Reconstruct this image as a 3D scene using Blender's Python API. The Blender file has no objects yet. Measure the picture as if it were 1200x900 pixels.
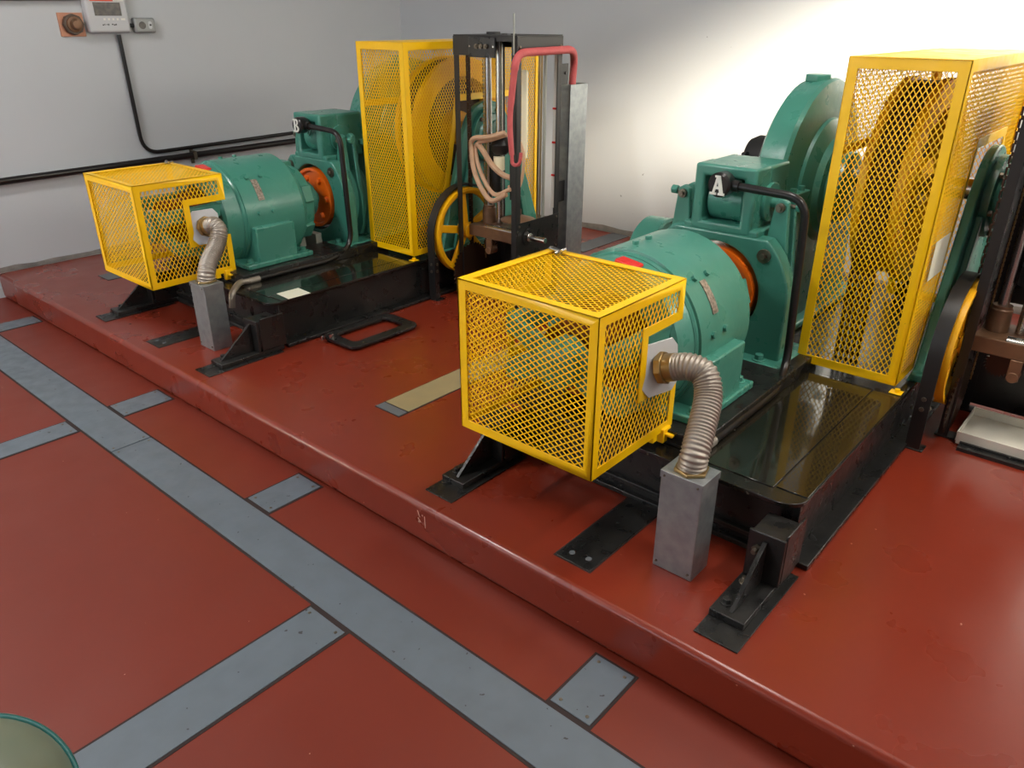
import bpy, bmesh, math, random
from mathutils import Vector, Matrix
random.seed(7)
S = bpy.context.scene
COL = S.collection
PI = math.pi

# ------------------------------------------------------------------ materials
def lin(c):
    return tuple(((v/255)/12.92 if v/255 <= .04045 else ((v/255+.055)/1.055)**2.4) for v in c) + (1,)

def mat(name, rgb, rough=.5, metal=0., var=0., scale=6., dark=None, speck=None, bump=0., bscale=40., rvar=0., coat=0., stain=None):
    """var: amount of mottling towards 'dark'; speck: (rgb, threshold, scale) small marks; stain: (rgb, lo, hi, scale)."""
    m = bpy.data.materials.new(name); m.use_nodes = True
    nt = m.node_tree; N = nt.nodes; L = nt.links
    b = N['Principled BSDF']
    b.inputs['Roughness'].default_value = rough
    b.inputs['Metallic'].default_value = metal
    if coat: b.inputs['Coat Weight'].default_value = coat; b.inputs['Coat Roughness'].default_value = .16
    b.inputs['Base Color'].default_value = lin(rgb)
    tc = N.new('ShaderNodeTexCoord')
    out = None
    def noise(sc, det=3, rg=.5):
        n = N.new('ShaderNodeTexNoise'); n.inputs['Scale'].default_value = sc
        n.inputs['Detail'].default_value = det; n.inputs['Roughness'].default_value = rg
        L.new(tc.outputs['Object'], n.inputs['Vector']); return n
    def ramp(src, lo, hi):
        r = N.new('ShaderNodeMapRange'); r.inputs['From Min'].default_value = lo; r.inputs['From Max'].default_value = hi
        L.new(src, r.inputs['Value']); return r.outputs['Result']
    def mix(fac, a, bcol):
        x = N.new('ShaderNodeMix'); x.data_type = 'RGBA'
        L.new(fac, x.inputs[0])
        if isinstance(a, tuple): x.inputs[6].default_value = a
        else: L.new(a, x.inputs[6])
        x.inputs[7].default_value = bcol
        return x.outputs[2]
    cur = lin(rgb)
    if var:
        n = noise(scale)
        f = ramp(n.outputs['Fac'], .35, .75)
        mu = N.new('ShaderNodeMath'); mu.operation = 'MULTIPLY'; mu.inputs[1].default_value = var; L.new(f, mu.inputs[0])
        cur = mix(mu.outputs[0], cur, lin(dark) if dark else tuple(v*.4 for v in lin(rgb)[:3])+(1,))
    if stain:
        c, lo, hi, sc = stain
        n = noise(sc, 8, .7)
        cur = mix(ramp(n.outputs['Fac'], lo, hi), cur, lin(c))
    if speck:
        c, th, sc = speck
        n = noise(sc, 2, .5)
        cur = mix(ramp(n.outputs['Fac'], th, th+.02), cur, lin(c))
    if not isinstance(cur, tuple): L.new(cur, b.inputs['Base Color'])
    if rvar:
        n = noise(scale*1.7+2)
        r = N.new('ShaderNodeMapRange'); r.inputs['From Min'].default_value = .3; r.inputs['From Max'].default_value = .7
        r.inputs['To Min'].default_value = max(.02, rough-rvar); r.inputs['To Max'].default_value = rough+rvar
        L.new(n.outputs['Fac'], r.inputs['Value']); L.new(r.outputs['Result'], b.inputs['Roughness'])
    if bump:
        n = noise(bscale, 4)
        bp = N.new('ShaderNodeBump'); bp.inputs['Strength'].default_value = bump; bp.inputs['Distance'].default_value = .01
        L.new(n.outputs['Fac'], bp.inputs['Height']); L.new(bp.outputs['Normal'], b.inputs['Normal'])
    return m

M = dict(
    floor=mat('red_floor_paint', (113, 39, 23), .42, var=.22, scale=1.6, dark=(97, 33, 20), speck=((188, 150, 130), .775, 55.), bump=.04, bscale=14, rvar=.04),
    plinth=mat('red_plinth_paint', (123, 42, 24), .30, var=.22, scale=1.8, dark=(106, 36, 21), speck=((186, 130, 112), .765, 38.), bump=.07, bscale=9, rvar=.05, coat=.18),
    cover=mat('grey_cover_plate_paint', (97, 107, 116), .45, var=.35, scale=9, dark=(76, 82, 87), speck=((52, 52, 54), .72, 45.), bump=.05, rvar=.1),
    joint=mat('dark_joint', (40, 26, 24), .8),
    wall=mat('white_wall_paint', (196, 200, 203), .65, var=.25, scale=1.5, dark=(184, 188, 192), speck=((130, 132, 134), .79, 30.), bump=.04, bscale=20),
    ceil=mat('ceiling_paint', (150, 150, 148), .8, var=.1, scale=2),
    green=mat('green_machine_paint', (68, 136, 119), .32, var=.3, scale=7, dark=(54, 116, 102), bump=.10, bscale=35, rvar=.08, coat=.15),
    yellow=mat('yellow_guard_paint', (255, 202, 0), .36, var=.25, scale=9, dark=(246, 182, 2), speck=((120, 84, 20), .77, 60.), bump=.04, rvar=.08),
    sheave=mat('yellow_sheave_paint', (244, 178, 8), .4, var=.2, scale=8, dark=(222, 150, 6)),
    orange=mat('orange_brake_paint', (255, 116, 22), .3, var=.2, scale=9, dark=(240, 92, 14), coat=.3),
    red=mat('bright_red_paint', (214, 36, 28), .35),
    black=mat('black_gloss_paint', (26, 26, 26), .32, var=.5, scale=8, dark=(44, 42, 38), bump=.12, bscale=40, rvar=.1),
    bed=mat('black_bedplate_paint', (20, 19, 17), .24, var=.5, scale=5, dark=(38, 34, 27), speck=((110, 104, 92), .74, 26.), bump=.06, bscale=22, rvar=.08),
    bedtop=mat('dark_cover_plate_paint', (20, 20, 17), .06, var=.5, scale=3, dark=(40, 36, 27), speck=((150, 142, 120), .76, 24.), bump=.02, bscale=14, rvar=.03, coat=.5),
    tower=mat('charcoal_frame_paint', (27, 26, 26), .42, var=.3, scale=10, dark=(42, 39, 36)),
    steel=mat('bright_steel', (196, 194, 188), .25, 1., var=.3, scale=12, dark=(140, 136, 128)),
    bolt=mat('weathered_bolt_steel', (120, 112, 100), .4, .9, var=.4, scale=20, dark=(80, 66, 52)),
    galv=mat('galvanised_steel', (158, 164, 166), .42, .75, var=.6, scale=26, dark=(120, 126, 130), bump=.03, rvar=.1),
    flex=mat('flexible_conduit_metal', (166, 158, 148), .42, .6, var=.3, scale=15, dark=(132, 116, 98)),
    brass=mat('brass_fitting', (164, 140, 96), .35, .9, var=.3, scale=12, dark=(110, 92, 64)),
    pipe=mat('black_pipe', (28, 26, 26), .28, .2, var=.3, scale=18, dark=(48, 44, 42)),
    white=mat('white_enamel', (232, 230, 222), .4),
    ivory=mat('ivory_plastic', (240, 230, 196), .4),
    paper=mat('paper', (222, 222, 204), .7, var=.2, scale=30, dark=(214, 200, 120)),
    plate=mat('nameplate_metal', (182, 166, 152), .4, .4, var=1, scale=110, dark=(52, 44, 40)),
    rope=mat('oiled_wire_rope', (74, 44, 28), .5, .3, var=.5, scale=60, dark=(44, 28, 20), bump=.4, bscale=150),
    copper=mat('copper_commutator', (150, 84, 50), .35, .8, var=.5, scale=30, dark=(80, 48, 34)),
    rust=mat('oily_rust_brown', (128, 94, 68), .4, .3, var=.6, scale=14, dark=(84, 60, 44)),
    hose=mat('tan_cable_sheath', (208, 168, 134), .5, var=.3, scale=18, dark=(150, 112, 84)),
    redcable=mat('red_cable_wrap', (200, 92, 92), .55, var=.4, scale=30, dark=(170, 70, 74), bump=.3, bscale=120),
    chain=mat('oily_chain', (70, 52, 40), .35, .7),
    aluminium=mat('aluminium_tray', (226, 222, 208), .4, .25, var=.3, scale=6, dark=(170, 166, 156)),
    panelgrey=mat('intercom_grey_enamel', (196, 198, 200), .4),
    screen=mat('dark_screen', (44, 42, 44), .25, var=.8, scale=40, dark=(90, 84, 76)),
    redband=mat('orange_red_band', (238, 78, 48), .5),
    copperplate=mat('copper_pink_plate', (196, 140, 112), .5, .2, var=.3, scale=12, dark=(176, 116, 92)),
    nut=mat('brown_nut_paint', (84, 70, 60), .4, .3, var=.4, scale=18, dark=(56, 46, 40)),
    box=mat('grey_box_metal', (156, 158, 156), .45, .4),
    ochre=mat('worn_ochre_plate', (150, 134, 96), .45, var=.4, scale=12, dark=(124, 116, 92)),
    slate=mat('slate_grey_plate', (96, 100, 104), .5, var=.3, scale=10, dark=(70, 72, 74)),
    dome=mat('pale_green_enamel', (104, 116, 100), .35, var=.4, scale=7, dark=(128, 122, 100)),
    teal=mat('teal_band_paint', (30, 100, 98), .4),
    greygreen=mat('grey_steel_block', (150, 152, 142), .5, .2),
    webiron=mat('dark_oily_iron', (70, 54, 40), .5, .2, var=.5, scale=10, dark=(46, 38, 30)),
    glass=None, rubber=mat('black_rubber', (22, 22, 22), .6),
    chalk=mat('chalk_mark', (206, 160, 140), .9),
    terra=mat('mortar_grey', (150, 146, 140), .9, var=.6, scale=14, dark=(96, 92, 90)),
)
g = bpy.data.materials.new('window_glass'); g.use_nodes = True
gb = g.node_tree.nodes['Principled BSDF']; gb.inputs['Transmission Weight'].default_value = 1; gb.inputs['Roughness'].default_value = 0
gb.inputs['IOR'].default_value = 1.02
M['glass'] = g

# ------------------------------------------------------------------ mesh builder
class G:
    def __init__(s): s.bm = bmesh.new()
    def _v(s, p): return s.bm.verts.new(p)
    def face(s, pts):
        try: return s.bm.faces.new([s._v(p) for p in pts])
        except ValueError: pass
    def box(s, x0, x1, y0, y1, z0, z1):
        v = [s._v((x, y, z)) for x in (x0, x1) for y in (y0, y1) for z in (z0, z1)]
        for f in ((0,1,3,2),(4,6,7,5),(0,4,5,1),(2,3,7,6),(0,2,6,4),(1,5,7,3)):
            s.bm.faces.new([v[i] for i in f])
        return s
    def obox(s, c, ax, ay, az):
        c, ax, ay, az = map(Vector, (c, ax, ay, az))
        v = [s._v(c+i*ax+j*ay+k*az) for i in (-.5,.5) for j in (-.5,.5) for k in (-.5,.5)]
        for f in ((0,1,3,2),(4,6,7,5),(0,4,5,1),(2,3,7,6),(0,2,6,4),(1,5,7,3)):
            s.bm.faces.new([v[i] for i in f])
        return s
    def prism(s, poly, axis, a, b):
        def P(u, v, d):
            return {'x': (d, u, v), 'y': (u, d, v), 'z': (u, v, d)}[axis]
        A = [s._v(P(u, v, a)) for u, v in poly]; B = [s._v(P(u, v, b)) for u, v in poly]
        n = len(poly)
        s.bm.faces.new(A[::-1]); s.bm.faces.new(B)
        for i in range(n): s.bm.faces.new([A[i], A[(i+1) % n], B[(i+1) % n], B[i]])
        return s
    def ring(s, outer, inner, axis, a, b):
        """plate between two loops of equal length"""
        def P(u, v, d):
            return {'x': (d, u, v), 'y': (u, d, v), 'z': (u, v, d)}[axis]
        n = len(outer)
        oa = [s._v(P(u, v, a)) for u, v in outer]; ob = [s._v(P(u, v, b)) for u, v in outer]
        ia = [s._v(P(u, v, a)) for u, v in inner]; ib = [s._v(P(u, v, b)) for u, v in inner]
        for i in range(n):
            j = (i+1) % n
            for q in ((oa[i], oa[j], ia[j], ia[i]), (ob[i], ib[i], ib[j], ob[j]), (oa[i], ob[i], ob[j], oa[j]), (ia[i], ia[j], ib[j], ib[i])):
                s.bm.faces.new(q)
        return s
    def lathe(s, prof, c, axis, n=48, closed=False, a0=0, a1=2*PI):
        """prof: list of (t along axis, r)"""
        def P(t, r, a):
            u, v = r*math.cos(a), r*math.sin(a)
            return {'x': (t, c[0]+u, c[1]+v), 'y': (c[0]+u, t, c[1]+v), 'z': (c[0]+u, c[1]+v, t)}[axis]
        rows = []
        for t, r in prof:
            if r < 1e-6: rows.append([s._v(P(t, 0, 0))]*n)
            else: rows.append([s._v(P(t, r, 2*PI*k/n)) for k in range(n)])
        m = len(rows)
        for i in range(m if closed else m-1):
            A, B = rows[i], rows[(i+1) % m]
            for k in range(n):
                q = [A[k], A[(k+1) % n], B[(k+1) % n], B[k]]
                q = list(dict.fromkeys(q))
                if len(q) > 2:
                    try: s.bm.faces.new(q)
                    except ValueError: pass
        return s
    def disc(s, c, axis, t0, t1, r, n=32):
        """solid cylinder along a world axis; c = the other two coordinates"""
        return s.lathe([(t0, 0), (t0, r), (t1, r), (t1, 0)], c, axis, n)
    def cyl(s, p0, p1, r, r2=None, n=20, caps=True):
        p0, p1 = Vector(p0), Vector(p1); d = (p1-p0).normalized()
        u = d.orthogonal().normalized(); w = d.cross(u); r2 = r if r2 is None else r2
        A = [s._v(p0+(u*math.cos(2*PI*k/n)+w*math.sin(2*PI*k/n))*r) for k in range(n)]
        B = [s._v(p1+(u*math.cos(2*PI*k/n)+w*math.sin(2*PI*k/n))*r2) for k in range(n)]
        for k in range(n): s.bm.faces.new([A[k], A[(k+1) % n], B[(k+1) % n], B[k]])
        if caps: s.bm.faces.new(A[::-1]); s.bm.faces.new(B)
        return s
    def hexbolt(s, p, d, r, h):
        p = Vector(p); d = Vector(d).normalized()
        return s.cyl(p-d*.002, p+d*h, r, n=6)
    def tube(s, pts, r, n=12, rad=None, caps=True):
        pts = [Vector(p) for p in pts]
        t = [(pts[min(i+1, len(pts)-1)]-pts[max(i-1, 0)]).normalized() for i in range(len(pts))]
        u = t[0].orthogonal().normalized(); rows = []
        for i, p in enumerate(pts):
            u = (u-t[i]*u.dot(t[i])).normalized(); w = t[i].cross(u)
            rr = rad[i] if rad else r
            rows.append([s._v(p+(u*math.cos(2*PI*k/n)+w*math.sin(2*PI*k/n))*rr) for k in range(n)])
        for a, b in zip(rows, rows[1:]):
            for k in range(n): s.bm.faces.new([a[k], a[(k+1) % n], b[(k+1) % n], b[k]])
        if caps: s.bm.faces.new(rows[0][::-1]); s.bm.faces.new(rows[-1])
        return s

def fillet(pts, r, n=6):
    """polyline with rounded corners"""
    pts = [Vector(p) for p in pts]; out = [pts[0]]
    for a, b, c in zip(pts, pts[1:], pts[2:]):
        d1, d2 = (a-b), (c-b); q = min(r, d1.length*.49, d2.length*.49)
        p, e = b+d1.normalized()*q, b+d2.normalized()*q
        for k in range(n+1):
            t = k/n; out.append(p*(1-t)**2+b*2*t*(1-t)+e*t*t)
    out.append(pts[-1]); return out

def spline(pts, n=10):
    P = [Vector(p) for p in pts]; P = [P[0]*2-P[1]]+P+[P[-1]*2-P[-2]]; out = []
    for i in range(1, len(P)-2):
        a, b, c, d = P[i-1:i+3]
        for k in range(n):
            t = k/n
            out.append(.5*((2*b)+(c-a)*t+(2*a-5*b+4*c-d)*t*t+(3*b-a-3*c+d)*t**3))
    out.append(P[-2]); return out

def arc(cx, cy, r, a0, a1, n=12):
    return [(cx+r*math.cos(math.radians(a0+(a1-a0)*k/n)), cy+r*math.sin(math.radians(a0+(a1-a0)*k/n))) for k in range(n+1)]

# ------------------------------------------------------------------ scene graph
ORIG = {}
def root_of(o):
    while o.parent: o = o.parent
    return o

def finish(name, gm, m, parent=None, bevel=0., seg=2, smooth=35, base=None):
    bm = gm.bm
    bmesh.ops.remove_doubles(bm, verts=bm.verts, dist=1e-6)
    bmesh.ops.recalc_face_normals(bm, faces=bm.faces)
    off = Vector(ORIG[root_of(parent).name]) if parent else Vector(base or (0, 0, 0))
    for v in bm.verts: v.co -= off
    if smooth:
        for f in bm.faces: f.smooth = True
        th = math.radians(smooth)
        for e in bm.edges:
            e.smooth = len(e.link_faces) == 2 and e.calc_face_angle(0) < th
    me = bpy.data.meshes.new(name); bm.to_mesh(me); bm.free()
    me.materials.append(m)
    o = bpy.data.objects.new(name, me); COL.objects.link(o)
    if bevel:
        b = o.modifiers.new('edge', 'BEVEL'); b.width = bevel; b.segments = seg; b.limit_method = 'ANGLE'; b.angle_limit = math.radians(40)
    if parent: o.parent = parent
    else: o.location = off
    return o

def tag(o, label, cat, group=None):
    o['label'] = label; o['category'] = cat
    if group: o['group'] = group
    return o

def thing(name, label, cat, base, group=None):
    o = bpy.data.objects.new(name, None); COL.objects.link(o)
    o.empty_display_size = .05; o.location = base; ORIG[o.name] = tuple(base)
    return tag(o, label, cat, group)

def solo(name, gm, m, label, cat, base, group=None, **k):
    """thing that is one mesh"""
    return tag(finish(name, gm, m, None, base=base, **k), label, cat, group)

def struct(name, gm, m, **k):
    o = finish(name, gm, m, **k); o['kind'] = 'structure'; return o

def dup(root, off, label, group=None):
    r = root.copy(); COL.objects.link(r); r.location = root.location+Vector(off); r['label'] = label
    if group: r['group'] = group
    for ch in list(root.children):
        c = ch.copy(); COL.objects.link(c); c.parent = r
        for gr in list(ch.children):
            d = gr.copy(); COL.objects.link(d); d.parent = c
    return r

# ------------------------------------------------------------------ expanded metal
def clip(poly, p, d, L):
    """parts of the line p + t d (0..L) inside polygon"""
    ts = []
    n = len(poly)
    for i in range(n):
        a, b = poly[i], poly[(i+1) % n]
        ex, ey = b[0]-a[0], b[1]-a[1]
        den = d[0]*ey-d[1]*ex
        if abs(den) < 1e-12: continue
        wx, wy = a[0]-p[0], a[1]-p[1]
        t = (wx*ey-wy*ex)/den; u = (wx*d[1]-wy*d[0])/den
        if 0 <= u < 1: ts.append(t)
    ts.sort()
    return [(ts[i], ts[i+1]) for i in range(0, len(ts)-1, 2)]

def diamonds(gm, poly, mp, dw, dh, w=.0042, th=.0016):
    """diamond mesh in polygon (u,v); mp(u,v,d) -> xyz"""
    us = [q[0] for q in poly]; vs = [q[1] for q in poly]
    u0, u1, v0, v1 = min(us), max(us), min(vs), max(vs)
    l = math.hypot(dw, dh)
    for sgn in (1, -1):
        d = (dw/l, sgn*dh/l); nrm = (-d[1], d[0])
        # lines spaced dw apart along u, starting far outside
        span = (v1-v0)*dw/dh
        k0 = -int(span/dw)-2; k1 = int((u1-u0+span)/dw)+2
        for k in range(k0, k1+1):
            p = (u0+k*dw, v0 if sgn > 0 else v0)
            for t0, t1 in clip(poly, p, d, 0):
                if t1-t0 < .002: continue
                a = (p[0]+d[0]*t0, p[1]+d[1]*t0); b = (p[0]+d[0]*t1, p[1]+d[1]*t1)
                q = []
                off = .0004 if sgn > 0 else -.0004
                for e in (a, b):
                    for sx, sd in ((-1, -1), (1, -1), (1, 1), (-1, 1)):
                        q.append(gm._v(mp(e[0]+nrm[0]*w/2*sx, e[1]+nrm[1]*w/2*sx, th/2*sd+off)))
                for i in range(4):
                    gm.bm.faces.new([q[i], q[(i+1) % 4], q[4+(i+1) % 4], q[4+i]])

def inset(poly, w):
    n = len(poly); out = []
    for i in range(n):
        a, b, c = Vector(poly[i-1]), Vector(poly[i]), Vector(poly[(i+1) % n])
        d1, d2 = (b-a).normalized(), (c-b).normalized()
        n1, n2 = Vector((-d1.y, d1.x)), Vector((-d2.y, d2.x))
        k = (n1+n2); k = k/max(.2, (1+n1.dot(n2)))
        out.append(tuple(b+k*w))
    return out

def frame(gm, poly, w, mp, d0, d1):
    inn = inset(poly, w); n = len(poly)
    V = lambda p, d: gm._v(mp(p[0], p[1], d))
    oa = [V(p, d0) for p in poly]; ob = [V(p, d1) for p in poly]; ia = [V(p, d0) for p in inn]; ib = [V(p, d1) for p in inn]
    for i in range(n):
        j = (i+1) % n
        for q in ((oa[i], oa[j], ia[j], ia[i]), (ob[i], ib[i], ib[j], ob[j]), (oa[i], ob[i], ob[j], oa[j]), (ia[i], ia[j], ib[j], ib[i])):
            gm.bm.faces.new(q)

# ================================================================== THE ROOM
H = .157            # plinth height
PY = 1.402          # plinth front face
BW = 4.78           # back wall
XR = 1.75           # right wall
YB = -2.2           # wall behind the camera
CZ = 3.7
def wallx(y): return -5.368-(BW-y)*.024

gm = G(); gm.prism([(wallx(YB), YB), (XR, YB), (XR, BW), (wallx(BW), BW)], 'z', -.1, 0)
struct('floor', gm, M['floor'])
gm = G(); gm.prism([(wallx(PY), PY), (XR, PY), (XR, BW), (wallx(BW), BW)], 'z', 0.001, H)
pl = struct('floor_plinth', gm, M['plinth'], bevel=.02, seg=4)
pl['label'] = 'raised red painted concrete plinth under both machines'
gm = G(); gm.prism([(wallx(YB), YB), (XR, YB), (XR, BW), (wallx(BW), BW)], 'z', CZ, CZ+.1)
struct('ceiling', gm, M['ceil'])
gm = G(); gm.box(-5.7, XR+.2, BW, BW+.15, -.1, CZ+.1)
struct('wall_back', gm, M['wall'])
gm = G(); gm.prism([(wallx(YB-.2)-.15, YB-.2), (wallx(YB-.2), YB-.2), (wallx(BW), BW), (wallx(BW)-.15, BW)], 'z', -.1, CZ+.1)
struct('wall_left', gm, M['wall'])
# right wall with window opening
WY0, WY1, WZ0, WZ1 = 3.56, 4.50, 2.16, 2.86
gm = G()
for a in ((YB, WY0, -.1, CZ), (WY1, BW, -.1, CZ), (WY0, WY1, -.1, WZ0), (WY0, WY1, WZ1, CZ)): gm.box(XR, XR+.15, *a)
struct('wall_right', gm, M['wall'])
# wall behind the camera with a wide window
VX0, VX1, VZ0, VZ1 = -4.6, -1.2, 1.0, 2.5
gm = G()
for a in ((-5.6, VX0, -.1, CZ), (VX1, XR, -.1, CZ), (VX0, VX1, -.1, VZ0), (VX0, VX1, VZ1, CZ)): gm.box(a[0], a[1], YB-.15, YB, a[2], a[3])
struct('wall_front', gm, M['wall'])
def window_y(name, y0, y1, z0, z1, x):
    gm = G()
    gm.box(x, x+.06, y0, y0+.05, z0, z1).box(x, x+.06, y1-.05, y1, z0, z1).box(x, x+.06, y0+.05, y1-.05, z0, z0+.05).box(x, x+.06, y0+.05, y1-.05, z1-.05, z1)
    gm.box(x, x+.06, (y0+y1)/2-.02, (y0+y1)/2+.02, z0+.05, z1-.05)
    o = struct(name, gm, M['white'])
window_y('window_1', WY0, WY1, WZ0, WZ1, XR+.09)
gm = G(); z0, z1, y = VZ0, VZ1, YB-.1
gm.box(VX0, VX0+.05, y, y+.06, z0, z1).box(VX1-.05, VX1, y, y+.06, z0, z1).box(VX0+.05, VX1-.05, y, y+.06, z0, z0+.05).box(VX0+.05, VX1-.05, y, y+.06, z1-.05, z1)
for k in (1, 2): gm.box(VX0+(VX1-VX0)*k/3-.02, VX0+(VX1-VX0)*k/3+.02, y, y+.06, z0+.05, z1-.05)
struct('window_2', gm, M['white'])
# rough mortar line where the wall meets the plinth
gm = G()
pts = []
random.seed(3)
for i in range(41):
    x = wallx(BW)+i*(XR-wallx(BW))/40
    pts.append((x, H+.02+random.random()*.03))
gm.prism([(wallx(BW), H)]+[(XR, H)]+pts[::-1], 'y', BW-.004, BW+.01)
struct('baseboard_back', gm, M['terra'])
gm = G(); yy = []
for i in range(31):
    y = PY+i*(BW-PY)/30; yy.append((y, H+.015+random.random()*.03))
poly = [(PY, H), (BW, H)]+yy[::-1]
A = [gm._v((wallx(u)+.004, u, v)) for u, v in poly]; B = [gm._v((wallx(u)-.01, u, v)) for u, v in poly]
gm.bm.faces.new(A); gm.bm.faces.new(B[::-1])
for i in range(len(A)): gm.bm.faces.new([A[i], A[(i+1) % len(A)], B[(i+1) % len(A)], B[i]])
struct('baseboard_left', gm, M['terra'])

# ------------------------------------------------------------------ floor cover plates
def cover(label, x0, x1, y0, y1, screws=True, m='cover', z=0., group=None, nm='cover_plate', skew=0):
    t = thing(nm, label, 'cover plate', ((x0+x1)/2, (y0+y1)/2, z), group)
    gm = G(); gm.prism([(x0-.009, y0-.009), (x1+.009, y0-.009), (x1+.009+skew, y1+.009), (x0-.009+skew, y1+.009)], 'z', z+.0003, z+.0012)
    finish('joint', gm, M['joint'], t)
    gm = G(); gm.prism([(x0, y0), (x1, y0), (x1+skew, y1), (x0+skew, y1)], 'z', z+.0004, z+.004)
    finish('plate', gm, M[m], t, bevel=.001)
    if screws:
        for x in (x0+.02, x1-.02):
            for y in (y0+.018, y1-.018):
                gm = G(); gm.lathe([(z+.003, .006), (z+.0055, .0045), (z+.006, 0)], (x+skew*.5, y), 'z', 10)
                finish('screw', gm, M['bolt'], t)
    return t
cover('long grey floor cover strip running from left edge to the joint', -5.40, -3.004, .985, 1.147)
cover('long grey floor cover strip in front of the plinth, nearer part', -2.998, .9, .985, 1.147)
gC = 'short grey cover plates between the long strip and the plinth'
cover('short grey cover plate beside plinth nearest the left wall', -4.945, -4.812, 1.165, 1.385)
cover('short grey cover plate beside plinth, second from the left wall', -3.422, -3.278, 1.165, 1.385)
cover('short grey cover plate beside plinth, third from the left wall', -2.288, -2.150, 1.165, 1.385)
cover('short grey cover plate beside plinth nearest the camera', -.872, -.748, 1.165, 1.372)
cover('grey cover strip branching toward the camera at left edge', -3.416, -3.286, -.6, .967)
cover('grey cover strip branching toward the camera at bottom left', -1.632, -1.468, -.6, .967)

# strips let into the plinth
def flat(label, x0, x1, y0, y1, m, z=H, rivets=False, nm='embedded_strip'):
    t = thing(nm, label, 'steel strip', ((x0+x1)/2, (y0+y1)/2, z))
    gm = G(); gm.box(x0-.005, x1+.005, y0-.005, y1+.005, z+.0004, z+.0015); finish('joint', gm, M['joint'], t)
    gm = G(); gm.box(x0, x1, y0, y1, z+.0004, z+.004); finish('plate', gm, M[m], t, bevel=.001)
    if rivets:
        for dx in (.035, .09):
            gm = G(); gm.lathe([(z+.003, .010), (z+.0055, .009), (z+.0058, 0)], (x0+dx, y0+.03+dx*.15), 'z', 14); finish('rivet', gm, M['slate'], t)
    return t
D = Vector((-2.545, -.004, 0))
flat('black steel strip with two rivets, let into plinth in front of machine A', -1.112, -.988, 1.488, 1.92, 'black', rivets=True)
flat('black steel strip let into plinth beside grey metal box of machine B', -1.112+D.x, -.988+D.x, 1.484, 1.92, 'black', rivets=True)
flat('worn ochre steel strip let into plinth between the two machines', -2.264, -2.124, 1.820, 3.2, 'ochre')
flat('small slate grey end piece of ochre strip between machines', -2.264, -2.124, 1.768, 1.812, 'slate')
flat('small slate grey plate let into plinth left of machine B', -4.925, -4.785, 1.795, 1.875, 'slate')
flat('dark grey strip let into plinth by the back wall', -3.13, -2.985, 4.2, 4.76, 'slate')

# ================================================================== MACHINE A (then copied for B)
CX, CM = -1.28, .655      # shaft axis x, z
GY, GZ = 3.39, 1.015       # sheave axis y, z
BT = .38                  # top of bedplate

def both(fn, label_a, label_b):
    a = fn(label_a); b = dup(a, D, label_b); return a, b

# ---- bedplate
def bedplate(lab):
    t = thing('bedplate', lab, 'machine base', (-1.08, 2.9, H))
    x0, x1, y0, y1 = -1.62, -.553, 1.85, 4.1
    gm = G()
    poly = [(x0, y0)]+arc(x1-.07, y0+.07, .07, -90, 0, 8)+[(x1, y1), (x0, y1)]
    gm.prism(poly, 'z', BT-.014, BT); finish('top_plate', gm, M['bed'], t, bevel=.002)
    gm = G()   # channel beams under it
    gm.box(x1-.03, x1-.016, y0+.06, y1, H+.02, BT-.014)
    gm.box(x1-.09, x1+.038, y0+.05, y1, H+.003, H+.02)
    finish('side_beam', gm, M['black'], t, bevel=.002)
    gm = G(); gm.box(x0+.016, x0+.03, y0+.06, y1, H+.02, BT-.014); gm.box(x0-.038, x0+.09, y0+.05, y1, H+.003, H+.02)
    finish('side_beam', gm, M['black'], t, bevel=.002)
    gm = G(); gm.box(x0+.03, x1-.03, y0+.05, y0+.064, H+.005, BT-.014); gm.box(x0+.03, x1-.09, y0+.03, y0+.12, H+.003, H+.02)
    gm.box(x0+.03, x1-.03, y0+.03, y0+.05, H+.05, H+.065)
    gm.box(x1-.03, x1-.012, y0+.05, y0+.068, H+.02, BT-.014)
    finish('front_beam', gm, M['black'], t, bevel=.002)
    gm = G(); gm.box(x0+.03, x1-.03, y1-.02, y1, H+.005, BT-.014); finish('rear_beam', gm, M['black'], t)
    gm = G(); gm.box(-.892, -.655, y0+.06, 2.77, BT, BT+.003); finish('cover_plate', gm, M['bedtop'], t, bevel=.001)
    gm = G(); gm.box(-.650, -.557, y0+.07, 2.79, BT, BT+.003); finish('cover_plate', gm, M['bedtop'], t, bevel=.001)
    for s in (1, -1):
        gm = G(); gm.box(CX+s*.38 if s < 0 else CX+.14, CX+.38 if s > 0 else CX-.14, 1.93, 2.88, BT, BT+.05)
        finish('rail', gm, M['black'], t, bevel=.003)
    gm = G()
    for y in (2.45, 2.56): gm.box(CX-.13, CX+.13, y, y+.04, BT, BT+.10)
    finish('spacer_block', gm, M['greygreen'], t, bevel=.003)
    return t
bedA, bedB = both(bedplate, 'black steel bedplate with dusty top under machine A in right foreground', 'black steel bedplate with a paper on its glossy top, under machine B')

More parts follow.
